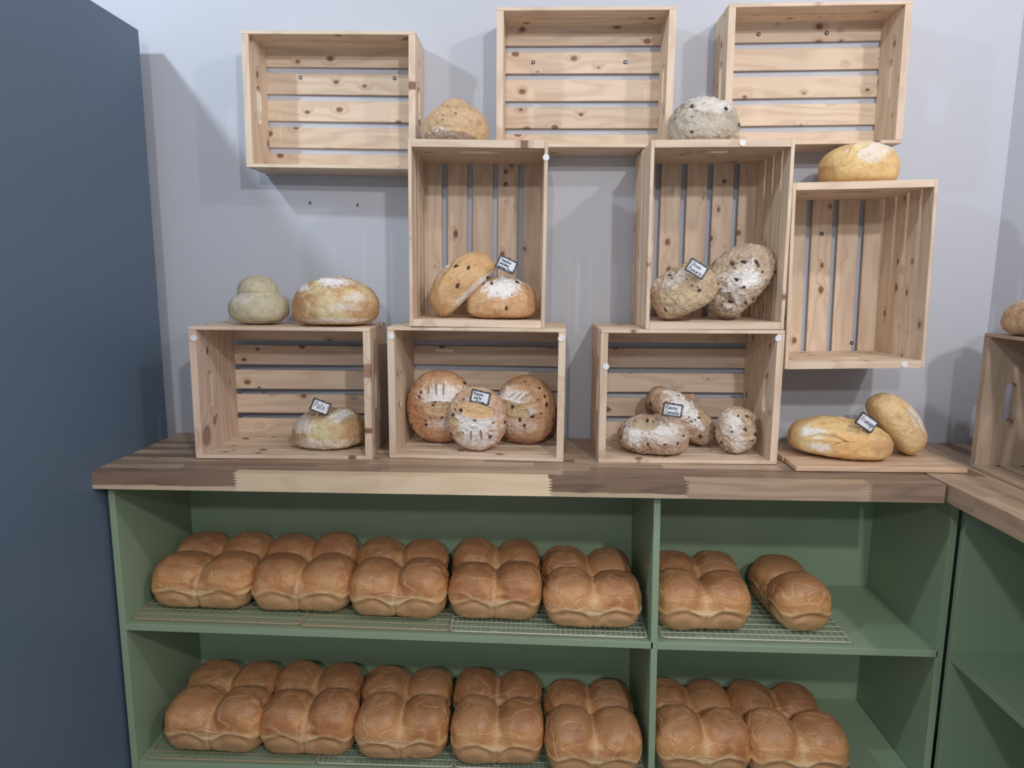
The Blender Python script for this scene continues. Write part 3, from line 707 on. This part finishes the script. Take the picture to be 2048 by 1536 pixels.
# olive breads
settle(bread('olive_bread', 'olive bread leaning left with the olive sign stuck in it', 'breads in crates', (.386, -.195, 1.36), (.089, .070, .120), rot=(0, R(-26), 0), seed=17, flat=.42, p=2.3, low=4, base=(.55, .42, .28), mott=(.46, .34, .23),
    flour=((-.03, .10, .06, .018, .5),), flakes=((-.035, .100, .055, .028, 1.2),), spots=24, spot_r=.004, bits=5, bit_kind='olive', rough=1.4), FD)
settle(bread('olive_bread', 'taller floury olive bread tipped up at the right', 'breads in crates', (.527, -.175, 1.385), (.104, .075, .136), rot=(0, R(-52), 0), seed=18, flat=.42, p=2.35, low=3.6, base=(.52, .41, .30), mott=(.40, .30, .22),
    flour=((.01, .055, .035, .025, 1.0), (-.01, .08, .07, .02, .6)), flakes=((-.01, .088, .085, .032, 1.3), (-.06, .05, .04, .03, .7)), spots=26, spot_r=.005, bits=8, bit_kind='olive', rough=1.6), FD)
# cheese breads
ZB = .9215 + .0128
settle(bread('cheese_bread', 'long folded cheese bread lying on the plank board', 'breads on the plank board', (.808, -.225, .985), (.124, .072, .100), rot=(0, R(3), R(-17)), seed=19, flat=.42, p=2.5, low=3.6, lump=.07,
    base=(.76, .55, .27), mott=(.70, .40, .16), mamt=.75, tints=((.02, .04, .05, .035, (.80, .46, .18), .8), (-.07, .03, .04, .04, (.74, .60, .32), .6), (.095, .05, .03, .03, (.62, .33, .15), .7)), flour=((-.07, .065, .035, .018, .9), (-.05, .03, .03, .015, .8)), cuts=(([(-.095, .045), (-.06, .060), (-.02, .060), (.01, .052)], .0045, .0045, (.66, .50, .24)), ([(-.08, .074), (-.03, .084), (.02, .082), (.055, .070)], .0035, .0035, (.68, .52, .26)), ([(-.03, .035), (.0, .052), (.03, .054)], .0025, .0025, (.60, .38, .18))), rough=.6), ZB)
settle(bread('cheese_bread', 'cheese bread tipped against the long one on the board', 'breads on the plank board', (.972, -.195, 1.0), (.092, .066, .094), rot=(0, R(52), R(0)), seed=20, flat=.44, p=2.4, low=3.4, lump=.05,
    base=(.74, .55, .29), mott=(.66, .40, .19), mamt=.6, flour=((-.005, .072, .05, .015, .7),), cuts=(([(-.055, .062), (-.01, .070), (.05, .062)], .003, .004, (.62, .42, .22)),), rough=.5), ZB)
settle(bread('round_bread', 'brown round bread with floured top, cut off by the right edge', 'breads on top of crates', (1.205, -.375, 1.32), (.092, .085, .100), seed=21, flat=.42, p=2.2, base=(.58, .38, .24), mott=(.48, .29, .17),
    flour=((-.02, .088, .07, .014, 1.0),), flakes=((-.02, .094, .06, .016, .9),), rough=.8), .9205 + .346 + .0005)

# ------------------------------------------------------------ price signs with hand lettering
GL = {
 'a': [[(.42, .5), (.2, .58), (.04, .3), (.18, 0), (.42, .2)], [(.44, .58), (.42, .1), (.56, 0)]], 'b': [[(.05, 1), (.05, 0), (.35, 0), (.45, .3), (.3, .55), (.05, .45)]],
 'c': [[(.42, .5), (.2, .58), (.04, .3), (.18, 0), (.42, .08)]], 'e': [[(.05, .3), (.42, .34), (.3, .58), (.08, .45), (.08, .12), (.25, 0), (.45, .1)]],
 'f': [[(.5, .95), (.3, 1.0), (.22, .75), (.2, -.2)], [(.05, .5), (.4, .55)]], 'g': [[(.42, .5), (.2, .58), (.04, .3), (.18, .05), (.42, .2)], [(.44, .58), (.42, -.3), (.2, -.45), (0, -.25)]],
 'h': [[(.05, 1), (.05, 0)], [(.05, .4), (.28, .58), (.42, .4), (.42, 0)]], 'i': [[(.08, .58), (.08, 0)], [(.08, .78), (.09, .85)]], 'j': [[(.25, .58), (.22, -.2), (.0, -.25)], [(.25, .78), (.26, .85)]],
 'l': [[(.08, 1), (.08, .05), (.2, 0)]], 'm': [[(.05, .58), (.05, 0)], [(.05, .4), (.22, .58), (.32, .4), (.32, 0)], [(.32, .4), (.5, .58), (.6, .4), (.6, 0)]],
 'n': [[(.05, .58), (.05, 0)], [(.05, .4), (.28, .58), (.42, .4), (.42, 0)]], 'o': [[(.22, .58), (.04, .3), (.22, 0), (.42, .3), (.22, .58)]],
 'r': [[(.05, .58), (.05, 0)], [(.05, .35), (.2, .55), (.38, .55)]], 's': [[(.4, .52), (.15, .58), (.08, .4), (.36, .22), (.3, .02), (.04, .05)]],
 't': [[(.2, .95), (.2, .05), (.38, .0)], [(.02, .6), (.42, .62)]], 'u': [[(.05, .58), (.08, .08), (.25, 0), (.42, .2)], [(.44, .58), (.44, 0)]],
 'v': [[(.03, .58), (.22, 0), (.42, .58)]], 'y': [[(.03, .58), (.22, .05)], [(.44, .58), (.1, -.4)]],
 'P': [[(.1, 0), (.1, 1), (.45, .95), (.55, .7), (.4, .48), (.1, .45)]], 'T': [[(.0, 1), (.6, 1)], [(.3, 1), (.28, 0)]], 'O': [[(.35, 1), (.05, .75), (.05, .25), (.35, 0), (.65, .3), (.62, .75), (.35, 1)]],
 'R': [[(.1, 0), (.1, 1), (.45, .95), (.5, .7), (.1, .5), (.55, 0)]], 'C': [[(.55, .9), (.25, 1), (.04, .5), (.2, .02), (.55, .1)]], 'F': [[(.6, 1), (.12, .95), (.1, 0)], [(.1, .5), (.45, .55)]],
 '!': [[(.12, 1), (.1, .35)], [(.1, .08), (.11, .0)]], "'": []}
GW = {'m': .78, 'i': .24, 'j': .38, 'l': .3, 'P': .68, 'T': .66, 'O': .78, 'R': .68, 'C': .66, 'F': .66, '!': .3, ' ': .35}
def lettering(lines, h, lh, x0, ytop, shear=.1, wmax=None):
    V, F = [], []
    for li, s in enumerate(lines):
        ind = 0
        if s.startswith('>'): s = s[1:]; ind = .010
        wid = sum(GW.get(ch.replace('\u00e9', 'e'), .56) for ch in s) * h; sc = min(1.0, (wmax - ind) / wid) if wmax else 1
        cx = x0 + ind; by = ytop - h - li * lh
        for ch in s:
            key = 'e' if ch == '\u00e9' else ch; st = list(GL.get(key, []))
            if ch == '\u00e9': st.append([(.18, .72), (.34, .88)])
            for pl in st:
                pts = [(cx + (px + shear * pz) * h * sc, by + pz * h) for px, pz in pl]
                for (a, b), (c, d) in zip(pts[:-1], pts[1:]):
                    dx, dy = c - a, d - b; ln = math.hypot(dx, dy) or 1; t = .00068; nx, ny = -dy / ln * t, dx / ln * t; ex, ey = dx / ln * t * .6, dy / ln * t * .6
                    k = len(V); V += [(a + nx - ex, 0, b + ny - ey), (a - nx - ex, 0, b - ny - ey), (c - nx + ex, 0, d - ny + ey), (c + nx + ex, 0, d + ny + ey)]; F.append((k, k + 1, k + 2, k + 3))
            cx += GW.get(key, .56) * h * sc
    me = bpy.data.meshes.new('lettering'); me.from_pydata(V, [], F); return me
def outline(a, b, r, n=6, bump=0.0):
    P = []
    for (cx, cy, t0) in ((a - r, b - r, 0), (-a + r, b - r, 90), (-a + r, -b + r, 180), (a - r, -b + r, 270)):
        for k in range(n + 1):
            q = (t0 + 90 * k / n) * PI / 180; P.append((cx + r * math.cos(q), cy + r * math.sin(q)))
        if bump:
            if t0 == 0: P += [(.0045, b - bump), (.002, b + bump * .3), (-.002, b + bump * .3), (-.0045, b - bump)]
            if t0 == 90: P += [(-a + bump, .003), (-a + bump * 1.3, 0), (-a + bump, -.003)]
            if t0 == 180: P += [(-.0045, -b + bump), (0, -b + bump * .7), (.0045, -b + bump)]
            if t0 == 270: P += [(a - bump, -.003), (a - bump * 1.3, 0), (a - bump, .003)]
    return P
def slab(name, P, y0, y1):
    n = len(P); V = [(x, y0, z) for x, z in P] + [(x, y1, z) for x, z in P]
    F = [tuple(range(n)), tuple(range(n, 2 * n))[::-1]] + [(i, n + i, n + (i + 1) % n, (i + 1) % n) for i in range(n)]
    me = bpy.data.meshes.new(name); me.from_pydata(V, [], F)
    bm = bmesh.new(); bm.from_mesh(me); bmesh.ops.triangulate(bm, faces=[f for f in bm.faces if len(f.verts) > 4]); bmesh.ops.recalc_face_normals(bm, faces=bm.faces[:]); bm.to_mesh(me); bm.free(); return me
def ring_slab(name, Po, Pi, y0, y1):
    n = len(Po); V = [(x, y, z) for y in (y0, y1) for x, z in Po] + [(x, y, z) for y in (y0, y1) for x, z in Pi]; F = []
    for i in range(n):
        j = (i + 1) % n
        F += [(i, j, 2 * n + j, 2 * n + i), (n + i, 3 * n + i, 3 * n + j, n + j), (i, n + i, n + j, j), (2 * n + i, 2 * n + j, 3 * n + j, 3 * n + i)]
    me = bpy.data.meshes.new(name); me.from_pydata(V, [], F)
    bm = bmesh.new(); bm.from_mesh(me); bmesh.ops.recalc_face_normals(bm, faces=bm.faces[:]); bm.to_mesh(me); bm.free(); return me
A_, B_ = .0265, .0180
oo = outline(A_, B_, .0062, 6, .0016); o2 = [(x * .925, z * .895) for x, z in oo]; o3 = [(x * .89, z * .85) for x, z in oo]
card_o = outline(A_ * .80, B_ * .73, .0015, 2)
me_plate = slab('plate', oo, -.0008, .0012); me_line = ring_slab('border_line', o2, o3, -.0013, -.0007); me_card = slab('card', card_o, -.0015, -.0006)
def sign(label, lines, c, tilt, yaw, stick, h, lh, ytop=.0105, pitch=0, x0=-.019):
    t = thing('price_sign', label, 'sign', c, (pitch, R(tilt), R(yaw)), 'price signs')
    obj('backing_frame', me_plate, M_black, t); obj('border_line', me_line, M_dgrey, t); obj('card', me_card, M_card, t)
    obj('lettering', lettering(lines, h, lh, x0, ytop, wmax=.040), M_ink, t, (0, -.00175, 0))
    obj('stick', tube_mesh('stick', [[(0, .002, -.012), (0, .0025, -.025), (stick[0], stick[1], stick[2] - .022)]], .0011, 6), M_stick, t)
    return t
sign('black-framed sign reading Tomates s\u00e9ch\u00e9es herbes Prov', ['Tomates', 's\u00e9ch\u00e9es', 'herbes Prov'], (-.073, -.235, 1.428), 24, 0, (-.016, .03, -.055), .0068, .0092, .0112)
sign('black-framed sign reading Olives Romarin', ['Olives', 'Romarin'], (.400, -.282, 1.420), 31, 0, (-.01, .03, -.045), .0095, .0125, .0108)
sign('black-framed sign reading Pato ! with an exclamation mark', ['Pato !'], (-.566, -.245, 1.053), 25, 32, (-.008, .02, -.035), .0165, .02, .0100)
sign('black-framed sign reading Raisins juste Raisin', ['Raisins', ' juste', '>Raisin'], (-.139, -.262, 1.087), 13, 0, (.002, .03, -.045), .0078, .0098, .0115)
sign('black-framed sign reading Raisins Cannelle', ['Raisins', 'Cannelle'], (.357, -.275, 1.062), 8, 0, (-.009, .05, -.050), .0092, .0125, .0108)
sign('black-framed sign reading Fromage', ['Fromage'], (.838, -.300, 1.041), 33, 0, (.012, .03, -.035), .0120, .0125, .0085)
